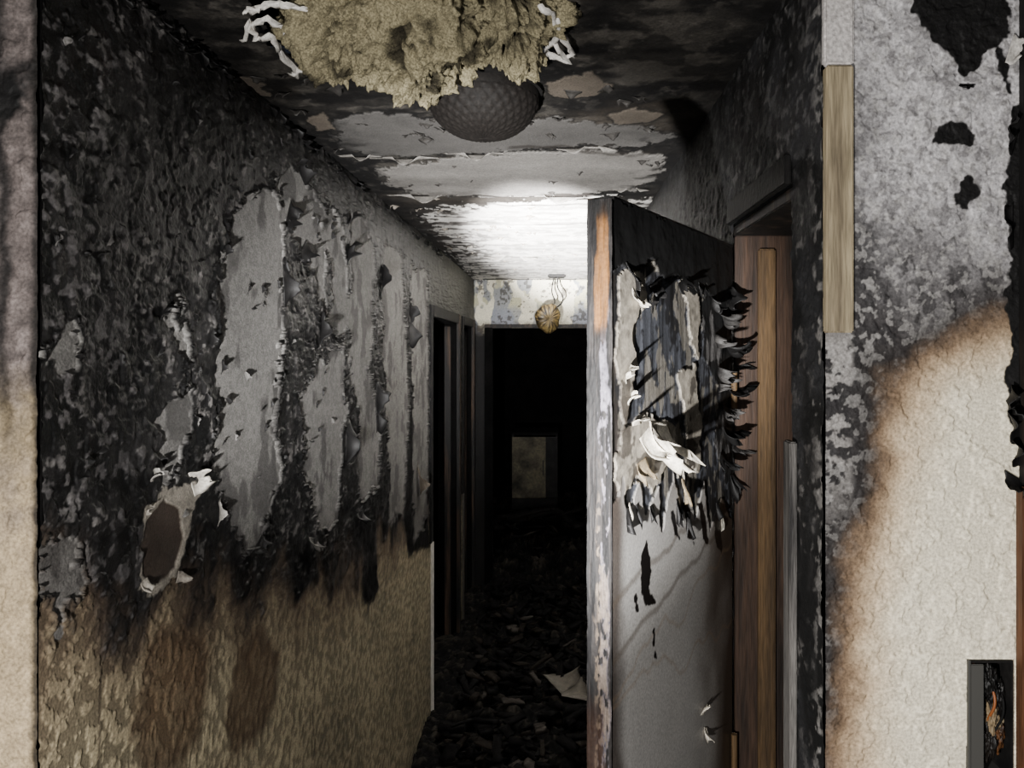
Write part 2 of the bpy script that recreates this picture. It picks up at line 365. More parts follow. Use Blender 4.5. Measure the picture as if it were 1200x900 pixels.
def f_rf(S,T):
    n2=fbm(S*24,T*24,501); n3=fbm(S*85,T*85,502,3); n5=fbm(S*8,T*8,503); n6=fbm(S*150,T*150,504,2)
    tex=sst(.40,.6,fbm(S*55,T*55,521,3))
    ht=sst(1.90,2.14,T+.25*(S-.45)+(n5-.5)*.16)
    base=mix(np.broadcast_to(lin(56,53,53),S.shape+(3,)),lin(192,189,190),ht)
    leftdark=sst(.460,.390,S+(n2-.5)*.06)*(1-sst(2.12,2.34,T)*.8)
    base=mix(base,lin(38,37,38),leftdark*.85)
    sp=sst(.60,.50,fbm(S*70,T*70,515,3)*.55+tex*.15+n2*.3)
    base=mix(base,lin(44,42,43),(1-sp)*(.8-.5*ht))
    sp2=sst(.58,.66,fbm(S*110,T*110,512,3)); base=mix(base,lin(170,167,164),sp2*.45)
    base=mix(base,lin(90,87,88),sst(.60,.68,n6*.6+n3*.4)*.5*ht)
    strip=sst(.400,.390,S)*sst(1.60,1.80,T)*sst(1.95,1.9,T); base=mix(base,lin(150,146,143),strip*sst(.46,.56,n3*.5+n2*.5)*.8)
    q=sd(beigeP,S,T,.5)+(n2-.5)*.022+(n5-.5)*.03
    be=lin(238,228,204)*(0.92+.10*tex)[...,None]
    be=mix(be,lin(176,146,110),sst(-.11,-.02,q)*.75)
    be=mix(be,lin(96,71,52),sst(-.05,-.004,q)*.8)
    base=mix(base,lin(34,29,27),sst(.06,.0,q)*.7)
    bm_=sst(.020,-.024,q)
    c=mix(base,be,bm_)
    for p in blk:
        qq=sd(p,S,T)+(n2-.5)*.018+(n3-.5)*.008; m=sst(.0015,-.0015,qq)
        c=mix(c,lin(20,19,19)*(.7+.6*n3)[...,None],m)
    d=(1-bm_)*(.0014*n3+.0014*n2+.0014*tex)+bm_*.0020*tex
    rg=.65+.2*bm_
    return c,d,rg
wrf=grid('wall_front_right',(0,YR0,0),(1,0,0),(0,0,1),(0,-1,0),dens((XR,.66,300),(.66,1.6,40)),dens((0,1.3,50),(1.3,CEIL,860)),f_rf,M_PLASTER,
   hole=lambda s,t:(s>bxlo[0])&(s<bxhi[0])&(t>bxlo[1])&(t<bxhi[1]))
box('stud_core',(XR+.003,YR0+.062,0),(1.6,YR0+.12,CEIL),M_DARKWALL,wrf)
cp=empty('trim_1'); 
zt=ZC+(CY-80)/F; zb=ZC+(CY-390)/F
box('exposed_lumber',(XR-.002,YR0-.012,zb),(XR+.034,YR0+.004,zt),M_BAREWOOD,cp,.002)
box('plaster_bead_top',(XR-.004,YR0-.009,zt+.002),(XR+.036,YR0+.004,CEIL-.002),wood_mat('chipped_bead',(190,185,182),(120,116,113),.36,.7,22,(1,1,1)),cp,.003)
dt=empty('trim_2')
box('casing_board',(.612,YR0-.02,0),(.68,YR0-.001,1.72),wood_mat('orange_casing',(96,62,40),(48,34,24),.4,.6,8),dt,.003)
box('casing_board_charred',(.616,YR0-.018,1.722),(.68,YR0-.001,CEIL-.002),M_CHARTRIM,dt,.003)

# ------------------------------------------------------------------ right doorway jambs
dj=empty('door_jamb')
box('jamb_board',(XR+.001,1.500,0),(XR+.118,1.519,2.128),M_REDWOOD,dj,.002)
box('door_stop',(XR+.044,1.486,0),(XR+.078,1.4995,2.10),M_TANWOOD,dj,.003)
box('head_jamb',(XR+.001,OP[0]+.002,2.129),(XR+.118,1.519,2.149),M_CHARTRIM,dj,.002)
box('strike_jamb',(XR+.001,OP[0]-.001,0),(XR+.118,OP[0]+.004,2.128),M_CHARTRIM,dj,.001)
box('casing_remnant',(XR-.016,1.098,0),(XR-.005,1.131,1.765),M_GREYTRIM,dj,.002)
box('casing_head',(XR-.014,OP[0],2.15),(XR-.004,1.51,2.195),M_CHAR,dj,.002)
box('closet_back',(1.2,1.0,0),(1.22,2.6,CEIL),M_DARKWALL,dj)

# ------------------------------------------------------------------ OPEN DOOR
Hn=np.array([.352,1.492]); Nn=np.array([.078,1.013]); Wd=float(np.linalg.norm(Nn-Hn))
dd=(Nn-Hn)/Wd; nn=np.array([-dd[1],dd[0]]); 
if np.dot(nn,-Nn)<0: nn=-nn
DT=2.105
def mD(pts):
    out=[]
    for x,y in pts:
        r=np.array([(x-CX)/F,1.0])
        A=np.array([[r[0],-dd[0]],[r[1],-dd[1]]]); t,s=np.linalg.solve(A,Hn)
        out.append((s,ZC+(CY-y)*t/F))
    return out
d_top=mD([(700,225),(880,285),(880,350),(850,342),(838,360),(826,338),(812,346),(795,326),(780,332),(762,312),(740,316),(728,312),(712,330)])
d_right=mD([(822,330),(880,330),(880,620),(858,640),(852,560),(838,520),(842,460),(826,420)])
d_left=mD([(700,320),(724,320),(722,420),(730,500),(724,600),(700,640)])
d_paper=[mD(p) for p in ([(724,316),(750,318),(756,345),(742,380),(746,430),(738,500),(726,498),(722,400)],
   [(728,500),(752,486),(792,500),(796,560),(784,545),(764,575),(745,560),(730,590),(720,540)],
   [(796,330),(820,345),(818,420),(810,400),(806,360)],[(795,440),(815,430),(822,500),(818,550),(800,560),(804,500)])]
d_skin=mD([(700,600),(724,588),(730,560),(736,604),(750,566),(756,610),(772,572),(776,618),(790,552),(800,610),(806,556),(814,612),(826,560),(832,622),(846,580),(872,640),(890,1400),(700,1400)])
d_marks=[mD(p) for p in ([(752,650),(757,634),(763,668),(760,690),(768,705),(757,712),(750,690)],[(742,700),(746,690),(748,716),(744,718)],
   [(764,740),(767,736),(769,770),(766,771)],[(800,590),(806,588),(814,640),(806,632)],[(786,600),(790,598),(796,630),(790,628)],[(818,590),(824,588),(830,640),(824,630)],
   [(832,585),(840,583),(846,650),(840,640)],[(770,600),(774,598),(778,622),(772,620)])]
def f_door(S,T):
    n2=fbm(S*26,T*26,601); n3=fbm(S*90,T*90,602,3); v=fbm(S*70,T*9,603); n5=fbm(S*7,T*5,604)
    w=(n2-.5)*.024+(n3-.5)*.012
    blue=lin(66,68,74)*(.30+.9*v)[...,None]
    c=mix(blue,lin(16,15,16),sst(.48,.60,v*.25+n2*.45+n3*.3)*.9)
    c=mix(c,lin(112,107,98),sst(.58,.66,fbm(S*40,T*24,611))*.7)
    d=-.003+.0015*v
    m=sst(.002,-.002,sd(d_left,S,T)+w); c=mix(c,lin(34,30,28)*(.5+n3)[...,None],m)
    for p in d_paper:
        q=sd(p,S,T)+w; m=sst(.001,-.002,q); c=mix(c,lin(146,139,127)*(.5+.8*n3)[...,None],m); d=d*(1-m)+.001*m
        c=mix(c,lin(40,34,30),m*sst(.62,.70,n2)*.8)
    q=sd(d_right,S,T)+w*1.5; m=sst(.003,-.003,q); c=mix(c,lin(13,13,13),m); d=d+.004*m*n2
    c=mix(c,lin(80,78,77),m*sst(.60,.68,fbm(S*40,T*20,613))*.8)
    q=sd(d_skin,S,T,1.0)+w*.6; m=sst(.001,-.001,q)
    sk=lin(174,171,167)*(.86+.18*n5)[...,None]
    sk=mix(sk,lin(84,77,72),sst(1.60,1.76,T+(n5-.5)*.16+(n2-.5)*.03)*.65)
    sk=mix(sk,lin(50,38,30),sst(.50,.545,S+(n5-.5)*.06)*.85)
    sk=mix(sk,lin(20,17,16),sst(.17,.02,S+(n5-.5)*.12+(n2-.5)*.03)*.95)
    sk=mix(sk,lin(84,70,57),sst(.24,.10,S+(n5-.5)*.1)*.5)
    for z0,sl in ((1.60,-.16),(1.53,-.20)):
        ln=np.abs(T-(z0+sl*(S-.3))-(fbm(S*7,S*0+z0,640)-.5)*.05)
        sk=mix(sk,lin(84,74,64),sst(.009,.001,ln)*.55)
    for z0,sl in ((1.49,-.18),(1.41,.1)):
        ln=np.abs(T-(z0+sl*(S-.3))-(fbm(S*7,S*0+z0,641)-.5)*.09)
        sk=mix(sk,lin(140,116,90),sst(.006,.001,ln)*.3)
    c=mix(c,sk,m); d=d*(1-m)+.0005*m
    for p in d_marks:
        q=sd(p,S,T)+w*.5; mm=sst(.001,-.001,q); c=mix(c,lin(20,17,16),mm)
    q=sd(d_top,S,T)+w; m2=sst(.002,-.002,q); c=mix(c,lin(11,11,11)*(.6+.9*n2)[...,None],m2); d=d*(1-m2)+(.001+.003*n2)*m2
    rg=np.where(m>.5,.42,.65)
    return c,d,rg
dz=dens((0.02,1.3,60),(1.3,DT,700))
door=grid('door_1',(Hn[0],Hn[1],0),(dd[0],dd[1],0),(0,0,1),(nn[0],nn[1],0),np.linspace(0,Wd,280),dz,f_door,M_DOOR)
TH=.038
def f_edge(S,T):   # S: 0 front face ->TH back
    n2=fbm(S*90,T*22,701); n3=fbm(S*260,T*90,702,3); v=fbm(S*300,T*14,703); n5=fbm(S*20,T*9,704)
    u=S/TH+(n2-.5)*.30
    c=mix(np.broadcast_to(lin(11,10,11),S.shape+(3,)),lin(34,31,30),sst(.4,.7,v))
    band=sst(.10,.16,u)*sst(.52,.44,u)                       # pale blistered primer down the front half
    keep=sst(.40,.52,n3*.45+v*.2+n5*.35)
    c=mix(c,lin(92,88,96)*(.45+.9*n3)[...,None],band*keep*sst(1.99,1.90,T))
    low=sst(1.78,1.62,T); c=mix(c,lin(98,86,74)*(.5+.8*n3)[...,None],low*sst(.10,.2,u)*sst(.74,.6,u)*sst(.42,.54,n3*.5+n5*.5)*.8)
    org=sst(.02,-.01,np.abs(T-2.005)-.075+(n2-.5)*.02)*sst(.28,.18,np.abs(S/TH-.42+(n2-.5)*.2))
    c=mix(c,lin(104,70,36)*(.4+.8*v)[...,None],org)
    ring=sst(.02,.0,np.abs(np.abs(T-2.005)-.085))*sst(.4,.3,np.abs(S/TH-.45)); c=mix(c,lin(12,11,10),ring*.8)
    c=mix(c,lin(60,38,25),sst(1.44,1.38,T)*.45*sst(.2,.4,u))
    return c,.0022*n2+.001*n3-.001*sst(.6,.7,v),.75
grid('latch_edge',(Nn[0],Nn[1],0),(-nn[0],-nn[1],0),(0,0,1),(dd[0],dd[1],0),np.linspace(0,TH,46),dz,f_edge,M_DOOR,parent=door)
def slab(name,s0,s1,b0,b1,z0,z1,mat,parent):
    V=[]
    for z in (z0,z1):
        for s,b in ((s0,b0),(s1,b0),(s1,b1),(s0,b1)):
            p=Hn+dd*s-nn*b; V.append((p[0],p[1],z))
    Fq=[[0,1,2,3],[7,6,5,4],[0,4,5,1],[1,5,6,2],[2,6,7,3],[3,7,4,0]]
    return make(name,V,Fq,None,None,mat,parent,False)
slab('door_core',0,Wd-.001,.004,TH,.02,DT-.001,M_CHAR,door)
slab('top_rail',0,Wd,-.002,TH,DT-.001,DT+.003,M_CHARTRIM,door)
for i,z in enumerate((.3,1.1,1.815)):
    bm=bmesh.new(); bmesh.ops.create_cone(bm,cap_ends=True,segments=16,radius1=.006,radius2=.006,depth=.085)
    for v in bm.verts: v.co+=Vector((Hn[0]+.002-.0,Hn[1]-.012,z))
    me=bpy.data.meshes.new('hinge'); bm.to_mesh(me); bm.free(); me.materials.append(M_TANWOOD)
    o=bpy.data.objects.new('hinge_%d'%i,me); bpy.context.collection.objects.link(o); o.parent=door
bm=bmesh.new(); bmesh.ops.create_uvsphere(bm,u_segments=24,v_segments=16,radius=.026)
kp=Hn+dd*(Wd-.06)+nn*.05
for v in bm.verts: v.co=Vector((v.co.x+kp[0],v.co.y+kp[1],v.co.z+.96))
me=bpy.data.meshes.new('door_knob'); bm.to_mesh(me); bm.free(); me.materials.append(M_CHARTRIM)
o=bpy.data.objects.new('door_knob',me); bpy.context.collection.objects.link(o); o.parent=door
slab('knob_spindle',Wd-.07,Wd-.05,-.03,.0,.95,.97,M_CHARTRIM,door)

U3=np.array([dd[0],dd[1],0]); N3=np.array([nn[0],nn[1],0]); Zv=np.array([0,0,1.0])
def dP(x,y):
    s,t=mD([(x,y)])[0]; p=Hn+dd*s; return np.array([p[0],p[1],t])
wh=lin(214,206,190); bk=lin(16,15,15); tn=lin(120,107,86)
fl=Soup()
for x,y,w_,L_,cu,dirv,col in [(770,494,.075,.10,1.2,(-.1,-1),wh),(756,505,.050,.06,1.6,(.4,-1),wh*.8),(786,512,.040,.075,1.0,(-.2,-1),wh*.9),(745,498,.03,.03,1.8,(0,1),wh*.7),
    (735,440,.025,.03,1.5,(-.8,.4),wh*.6),(745,345,.03,.035,1.4,(-.6,-1),wh*.7),(765,362,.015,.045,.7,(-1,.3),bk),(750,540,.035,.04,.8,(.2,-1),tn),(738,470,.02,.025,1.6,(-.5,.6),wh*.7),
    (800,560,.015,.05,.4,(0,-1),tn),(826,852,.015,.03,1.0,(-.4,-1),wh),(822,838,.013,.025,1.0,(.4,1),wh)]:
    V=U3*(-dirv[0])+Zv*dirv[1]; V/=np.linalg.norm(V); U=np.cross(V,N3)
    fl.flake(dP(x,y)+N3*.001,U,V,N3,w_,L_,cu,col,jag=.5)
for k in range(9):
    x=730+rng.rand()*118; y=580+rng.rand()*26; V=-Zv+U3*(rng.rand()-.5)*.5
    fl.flake(dP(x,y)+N3*.001,np.cross(V,N3),V,N3,.006+.008*rng.rand(),.02+.035*rng.rand(),.15+.3*rng.rand(),wh*.4 if rng.rand()<.5 else bk,nw=4,jag=.6)
fl.build('torn_door_skin',M_FLAKE,door,.0006,.6)
fb=Soup()
# drooping charred skin: hand-placed curls along the hinge side of the leaf
for x,y,w_,L_,cu,dx,dzv,c2 in [(856,352,.05,.06,1.3,.9,-.3,None),(866,356,.03,.05,.9,-.9,.2,None),(846,372,.04,.05,2.2,.3,-1,.3),(838,398,.03,.05,2.0,.9,-.4,.4),(852,404,.05,.06,2.4,.2,-1,None),
      (860,420,.04,.05,1.6,-.8,-.3,None),(842,436,.03,.05,1.8,.8,-.6,.3),(856,452,.045,.06,2.2,0,-1,None),(848,476,.03,.05,1.6,.7,-.7,.5),(862,470,.03,.06,1.0,-1,.3,None),
      (850,500,.04,.06,1.8,.2,-1,None),(860,520,.03,.05,1.4,-.5,-1,.4),(846,534,.03,.05,1.2,.5,-1,None),(856,556,.02,.06,.6,0,-1,None),(834,350,.03,.04,1.2,.3,-1,None),(842,455,.02,.04,2.4,1,.2,.6)]:
    V=U3*dx+Zv*dzv; V/=np.linalg.norm(V)
    fb.flake(dP(x,y)+N3*.002,np.cross(V,N3),V,N3,w_*(.8+.5*rng.rand()),L_,cu,lin(15,14,14),lin(95,92,90)*c2 if c2 else None,pre=.1,jag=.65,wave=.35,nw=12)
for x in (742,768,800,822):
    V=-Zv+U3*(rng.rand()-.5)*1.2; fb.flake(dP(x,322+rng.rand()*12)+N3*.002,np.cross(V,N3),V,N3,.04+.03*rng.rand(),.015+.02*rng.rand(),.4+.6*rng.rand(),lin(13,12,12),jag=.7,nw=12)
fb.build('charred_door_curls',M_FLAKE,door,.001,.6)

# ------------------------------------------------------------------ LEFT WALL curls
lc=Soup(); Yv=np.array([0,1.0,0]); Xv=np.array([1.0,0,0])
def lP(x,y):
    s,t=mL([(x,y)])[0]; return np.array([XL+.004,s,t])
for x,y,w_,L_,cu,dy,dzv,c1 in [(375,385,.10,.05,1.6,-1,.3,bk),(352,290,.08,.05,1.4,.8,-1,bk),(408,300,.10,.06,1.5,-.8,.8,bk),(410,262,.07,.05,1.3,-1,1,bk),
   (262,298,.03,.03,1.6,-1,.4,bk),(247,395,.03,.02,1.6,-1,0,bk),(255,600,.05,.03,1.5,-1,.2,lin(110,107,102)),(190,368,.03,.03,2.0,-1,1,bk),(258,430,.03,.02,1.5,-1,.3,bk),
   (222,570,.05,.045,1.0,1,.5,lin(160,155,146)),(232,575,.03,.03,1.2,.5,1,lin(160,155,146)),(170,600,.02,.02,1.5,-1,.6,lin(130,124,115)),(165,680,.02,.025,1.2,.2,-1,lin(140,134,125)),
   (205,675,.02,.03,1.2,1,-.5,lin(120,114,106)),(178,560,.02,.04,1.4,-1,.6,lin(120,117,112)),(330,330,.12,.04,1.2,1,.1,bk),(447,330,.15,.05,1.3,-1,.2,bk),(440,480,.18,.05,1.3,1,0,bk),
   (404,520,.15,.05,1.5,1,-.2,bk),(478,380,.2,.06,1.2,1,0,bk),(365,630,.08,.05,1.5,-.3,-1,lin(80,77,74)),(490,560,.16,.06,1.5,-1,-.4,lin(90,82,72)),(300,635,.05,.03,1.3,.5,-1,bk),
   (335,250,.08,.04,1.4,1,-.6,bk),(350,205,.08,.04,1.2,.6,1,bk),(420,600,.08,.05,1.2,0,-1,bk)]:
    V=Yv*dy+Zv*dzv; V/=np.linalg.norm(V)
    lc.flake(lP(x,y),np.cross(V,Xv),V,Xv,w_,L_,cu,c1)
for k in range(110):
    s=.95+1.3*rng.rand()**1.3; t=1.62+.78*rng.rand(); a=rng.rand()*6.28
    V=Yv*math.cos(a)+Zv*math.sin(a); cc=lin(22,21,21) if rng.rand()<.85 else lin(80,78,76)
    lc.flake((XL+.004,s,t),np.cross(V,Xv),V,Xv,.008+.016*rng.rand(),.006+.010*rng.rand(),1+rng.rand()*1.4,cc,nl=6,nw=4)
for k in range(60):
    s=1.1+3.2*rng.rand()**1.5; V=-Zv+Yv*(rng.rand()-.5)
    lc.flake((XL+.003,s,2.44-.02*rng.rand()),np.cross(V,Xv),V,Xv,.02+.04*rng.rand(),.012+.02*rng.rand(),.8+rng.rand(),bk,nl=6,nw=4)
lc.build('peeling_paint_curls',M_FLAKE,wl,.0008,.6)
rc=Soup()
for x,y,w_,L_,cu,dx,dzv,c1 in [(1195,470,.05,.05,1.6,-1,-.2,bk),(1198,500,.05,.05,1.2,-1,.5,bk),(1196,530,.04,.04,1.6,-1,.1,bk),(1185,265,.06,.02,1.2,-1,0,bk),(1130,100,.02,.012,1.5,0,-1,bk),
    (1190,160,.05,.03,1.5,-1,.3,bk),(1180,60,.04,.02,1.2,1,-.3,lin(180,176,170)),(1192,560,.04,.03,1.3,-.6,-1,bk)]:
    V=Xv*dx+Zv*dzv; V/=np.linalg.norm(V); p=mF([(x,y)],YR0)[0]
    rc.flake((p[0],YR0-.004,p[1]),np.cross(V,-Yv),V,-Yv,w_,L_,cu,c1)
rc.build('peeling_paint_curls_b',M_FLAKE,wrf,.0008,.6)
cf=Soup()
for k in range(80):
    s=XL+.03+(XR-XL-.06)*rng.rand(); t=1.5+3.6*rng.rand()**1.5; a=rng.rand()*6.28
    V=Xv*math.cos(a)+Yv*math.sin(a)
    cf.flake((s,t,CEIL-.004),np.cross(V,-Zv),V,-Zv,.02+.03*rng.rand(),.012+.02*rng.rand(),.3+.6*rng.rand(),lin(44,42,40) if t<2.7 else lin(110,104,96),nl=6,nw=5)
for x,y,w_ in [(470,184,.2),(560,179,.2),(690,172,.16),(500,228,.3),(640,229,.3),(740,220,.12),(600,300,.3),(420,182,.12)]:
    p=mC([(x,y)])[0]; cf.flake((p[0],p[1],CEIL-.005),Xv,-Yv,-Zv,w_,.02,.3,lin(90,87,83),nl=6,nw=14,jag=.6)
cf.build('ceiling_paint_flakes',M_FLAKE,ce,.0008,.6)

# ------------------------------------------------------------------ INSULATION + broken drywall
allV=[];allF=[];allC=[];n0=0
for k,(x,y,z,rx,ry,rz) in enumerate([(-.265,1.24,2.445,.155,.15,.086),(-.10,1.24,2.45,.105,.15,.070),(-.385,1.30,2.445,.060,.10,.060),(-.235,1.27,2.370,.055,.06,.055),(-.19,1.16,2.42,.10,.08,.07),(-.33,1.18,2.42,.07,.07,.055)]):
    bm=bmesh.new(); bmesh.ops.create_icosphere(bm,subdivisions=7 if k<2 else 6,radius=1)
    P=np.array([v.co[:] for v in bm.verts]); Fq=np.array([[v.index for v in f.verts] for f in bm.faces]); bm.free()
    Q=P*np.array([rx,ry,rz])+np.array([x,y,z])
    a=fbm3(Q*18,800+k); b=fbm3(Q*np.array([70,70,45]),810+k,4,.6); cc=fbm3(Q*220,820+k,2)
    nrm=P/np.array([rx,ry,rz]); nrm/=np.linalg.norm(nrm,axis=1)[:,None]
    Q=Q+nrm*((a-.5)*.076+(b-.5)*.046+(cc-.5)*.009)[:,None]
    col=mix(np.broadcast_to(lin(140,132,106),P.shape),lin(54,50,40),sst(.60,.25,b*.6+a*.4)); col=mix(col,lin(26,24,20),sst(.58,.74,fbm3(Q*14,830))*.85)
    allV.append(Q);allF.append(Fq+n0);allC.append(col);n0+=len(Q)
make('mineral_wool_insulation',np.concatenate(allV),np.concatenate(allF),np.concatenate(allC),np.full(n0,.95),M_WOOL,ce)
dw=Soup()
def ribbon(pts,w,z0,colr,hang=.02):
    P=[]
    for i in range(len(pts)-1):
        for a in np.linspace(0,1,4,endpoint=False):
            P.append(np.array(pts[i])*(1-a)+np.array(pts[i+1])*a)
    P.append(np.array(pts[-1])); V=[];C=[]
    for i,p in enumerate(P):
        q=mC([tuple(p+rng.randn(2)*1.0)],z0)[0]; ww=w*(.6+.7*rng.rand())
        c0=np.array([q[0],q[1],z0])
        V+= [c0,c0+np.array([(rng.rand()-.5)*ww*.5,-.6*ww,-hang*(.5+.8*rng.rand())]),c0+np.array([(rng.rand()-.5)*ww*.5,.6*ww,-hang*.3*rng.rand()])]
        C+= [colr*(.8+.3*rng.rand())]*3
    q=[]
    for i in range(len(P)-1):
        q.append([3*i,3*i+1,3*i+4,3*i+3]); q.append([3*i,3*i+2,3*i+5,3*i+3])
    dw.add(V,q,np.array(C))
W=lin(222,218,211)
ribbon([(286,46),(292,24),(302,44),(320,40),(328,58),(352,86)],.016,2.425,W,.010)
ribbon([(340,84),(366,78),(350,62),(334,34),(312,20),(296,26)],.014,2.425,W,.010)
ribbon([(290,12),(306,4),(330,2),(350,6),(392,12)],.016,2.415,W,.010)
ribbon([(634,4),(648,14),(652,40),(636,56),(654,66),(672,62),(660,40),(652,20)],.016,2.43,W,.010)
ribbon([(650,50),(668,70),(640,60)],.014,2.425,W,.010)
ribbon([(345,80),(400,84),(480,80)],.012,2.44,lin(80,74,66),.01)
dw.build('broken_drywall_edge',M_FLAKE,ce,.006,.9)

# ------------------------------------------------------------------ CEILING LIGHT (cut-glass dome, sooted)
lf=empty('ceiling_light'); cx,cy,R,D=-.148,1.56,.116,.095
na,nr=200,70; V=[];C=[]
for i in range(nr+1):
    a=i/nr
    for j in range(na):
        th=2*math.pi*j/na
        phi=a*math.pi/2
        r=R*math.cos(phi)**.85 if i<nr else 0; z=-D*math.sin(phi)
        ridge=0
        if a>.12:
            p1=(th*14/math.pi+a*5)%1; p2=(-th*14/math.pi+a*5)%1
            ridge=.0034*(min(abs(p1-.5),abs(p2-.5))*2)*math.cos(phi)**.5
        k=1+ridge/R
        V.append((cx+r*k*math.cos(th),cy+r*k*math.sin(th),CEIL-.016+z-ridge*a)); C.append(lin(28,25,23)*(.4+.3*rng.rand()+ridge*110))
q=[[i*na+j,i*na+(j+1)%na,(i+1)*na+(j+1)%na,(i+1)*na+j] for i in range(nr) for j in range(na)]
make('glass_dome',V,q,np.array(C),np.full(len(V),.7),attr_mat('sooted_cut_glass',bscale=120,bstr=.15,spec=.15),lf)
bm=bmesh.new(); bmesh.ops.create_cone(bm,cap_ends=True,segments=96,radius1=R+.007,radius2=R+.002,depth=.016)
for v in bm.verts: v.co+=Vector((cx,cy,CEIL-.0085))
me=bpy.data.meshes.new('base_pan'); bm.to_mesh(me); bm.free(); me.materials.append(M_CHAR)
o=bpy.data.objects.new('base_pan',me); bpy.context.collection.objects.link(o); o.parent=lf

# ------------------------------------------------------------------ END HEADER + far room
def f_end(S,T):
    n2=fbm(S*14,T*14,901); n3=fbm(S*50,T*50,902,3); n5=fbm(S*4,T*4,903)
    c=mix(np.broadcast_to(lin(160,156,130),S.shape+(3,)),lin(112,115,121),sst(.45,.56,n2*.6+n5*.4+.06)*.85)
    c=mix(c,lin(112,115,124),sst(2.26,2.2,T+(n2-.5)*.06)*.7)
    c=mix(c,lin(196,190,170),sst(.56,.6,fbm(S*9,T*5,907)))
    c=mix(c,lin(52,47,42),sst(.62,.68,n3*.5+n2*.5)*.75)
    c=mix(c,lin(40,35,31),sst(2.14,2.08,T+(n2-.5)*.06)*.85)
    c=mix(c,lin(12,11,11),sst(2.06,2.0,T+(n2-.5)*.04))
    return c,.004*n2,.8
XA,XB=-.49,.30
we=grid('wall_back',(0,YEND,0),(1,0,0),(0,0,1),(0,-1,0),np.linspace(XL,XR,220),dens((0,2.0,60),(2.0,CEIL,120)),f_end,M_PLASTER,hole=lambda s,t:(s>XA)&(s<XB)&(t<HD))
box('header_core',(XL,YEND+.006,HD),(XR,YEND+.11,CEIL),M_DARKWALL,we)
box('side_core_a',(XL,YEND+.006,0),(XA,YEND+.11,HD),M_DARKWALL,we)
box('side_core_b',(XB,YEND+.006,0),(XR,YEND+.11,HD),M_DARKWALL,we)
t3=empty('trim_3')
box('casing_side',(XA-.06,YEND-.022,0),(XA+.004,YEND-.005,HD+.004),M_DARKWALL,t3,.003)
box('casing_head',(XA-.06,YEND-.022,HD+.005),(XB+.05,YEND-.005,HD+.03),M_CHARTRIM,t3,.003)
for i,(a,b) in enumerate(OPEN_L):
    t=empty('door_frame') if i==0 else empty('door_frame.001')
    m1=wood_mat('door_frame_wood_%d'%i,(70,52,38),(12,11,10),.60,.7,8)
    box('far_jamb',(XL-.118,b-.001,0),(XL-.002,b+.018-.017,HD),M_DARKWALL,t)
    box('far_casing',(XL+.001,b-.005,0),(XL+.022,b+.075,HD+.06),m1,t,.004)
    box('door_stop',(XL-.075,b-.018,0),(XL-.035,b-.002,HD-.02),m1,t,.003)
    box('near_casing_char',(XL+.001,a-.065,.92),(XL+.014,a+.002,HD+.06),M_CHAR,t,.003)
    box('near_casing',(XL+.001,a-.012,0),(XL+.016,a+.002,.918),wood_mat('pale_edge_%d'%i,((200,196,188),(60,56,52))[i],((120,116,112),(30,28,26))[i],.3,.6),t,.002)
    box('head_casing',(XL+.001,a+.003,HD),(XL+.018,b-.006,HD+.06),M_CHAR,t,.003)
    box('head_jamb',(XL-.118,a,HD-.002),(XL-.002,b-.02,HD+.002),M_CHAR,t)
wb=box('wall_far_room',(-1.7,9.1,0),(1.7,9.2,CEIL),M_DARKWALL)
box('wall_side_left',(-1.8,YL0,0),(-1.7,9.1,CEIL),M_DARKWALL)
box('wall_side_right',(1.7,YR0,0),(1.8,9.1,CEIL),M_DARKWALL)

# ------------------------------------------------------------------ FLOOR with rubble
def f_floor(S,T):
    n=fbm(S*5,T*5,951); n2=fbm(S*18,T*18,952); n3=fbm(S*55,T*55,953)
    c=mix(np.broadcast_to(lin(9,9,9),S.shape+(3,)),lin(34,31,27),sst(.55,.75,n2*.6+n3*.4)*.7)
    c=mix(c,lin(58,54,48),sst(.66,.74,n3*.6+n2*.4)*.5)
    d=(.06*n+.05*n2+.015*n3)*sst(2.2,3.2,T)
    d=d*(1+1.6*sst(5.4,6.8,T))
    return c,d,.9
fl_=grid('floor',(0,0,0),(1,0,0),(0,1,0),(0,0,1),dens((-1.7,XL,50),(XL,XR,180),(XR,1.7,50)),dens((-1.5,2.6,60),(2.6,7.0,520),(7.0,9.1,100)),f_floor,M_FLOOR)
def plank(rb,c,L,w,t,yaw,pit,col):
    cy_,sy=math.cos(yaw),math.sin(yaw); cp_,sp=math.cos(pit),math.sin(pit)
    U=np.array([cy_*cp_,sy*cp_,sp]);Vv=np.array([-sy,cy_,0]);N=np.cross(U,Vv)
    pts=[];n=6
    for i in range(n+1):
        a=i/n-.5
        for (b,e) in ((-.5,-.5),(.5,-.5),(.5,.5),(-.5,.5)):
            pts.append(np.array(c)+U*L*a+Vv*w*(b+.22*(rng.rand()-.5))+N*t*(e+.4*(rng.rand()-.5)))
    q=[]
    for i in range(n):
        for k in range(4): q.append([4*i+k,4*i+(k+1)%4,4*i+4+(k+1)%4,4*i+4+k])
    q.append([0,3,2,1]); q.append([4*n,4*n+1,4*n+2,4*n+3])
    rb.add(pts,q,np.array([np.array(col)*(.4+1.0*rng.rand()) for _ in pts]))
def pick():
    r=rng.rand(); return lin(12,11,11) if r<.76 else (lin(34,30,26) if r<.96 else lin(58,54,50))
rb=Soup()
for k in range(420):
    plank(rb,(XL+.14+(XR-XL-.28)*rng.rand(),3.0+2.7*rng.rand(),.05+.11*rng.rand()),.03+.13*rng.rand(),.015+.05*rng.rand(),.004+.02*rng.rand(),rng.rand()*6.28,(rng.rand()-.5)*1.0,pick())
pile=rb.build('fire_debris_pile',M_FLOOR,None,0,.9)
rb=Soup()
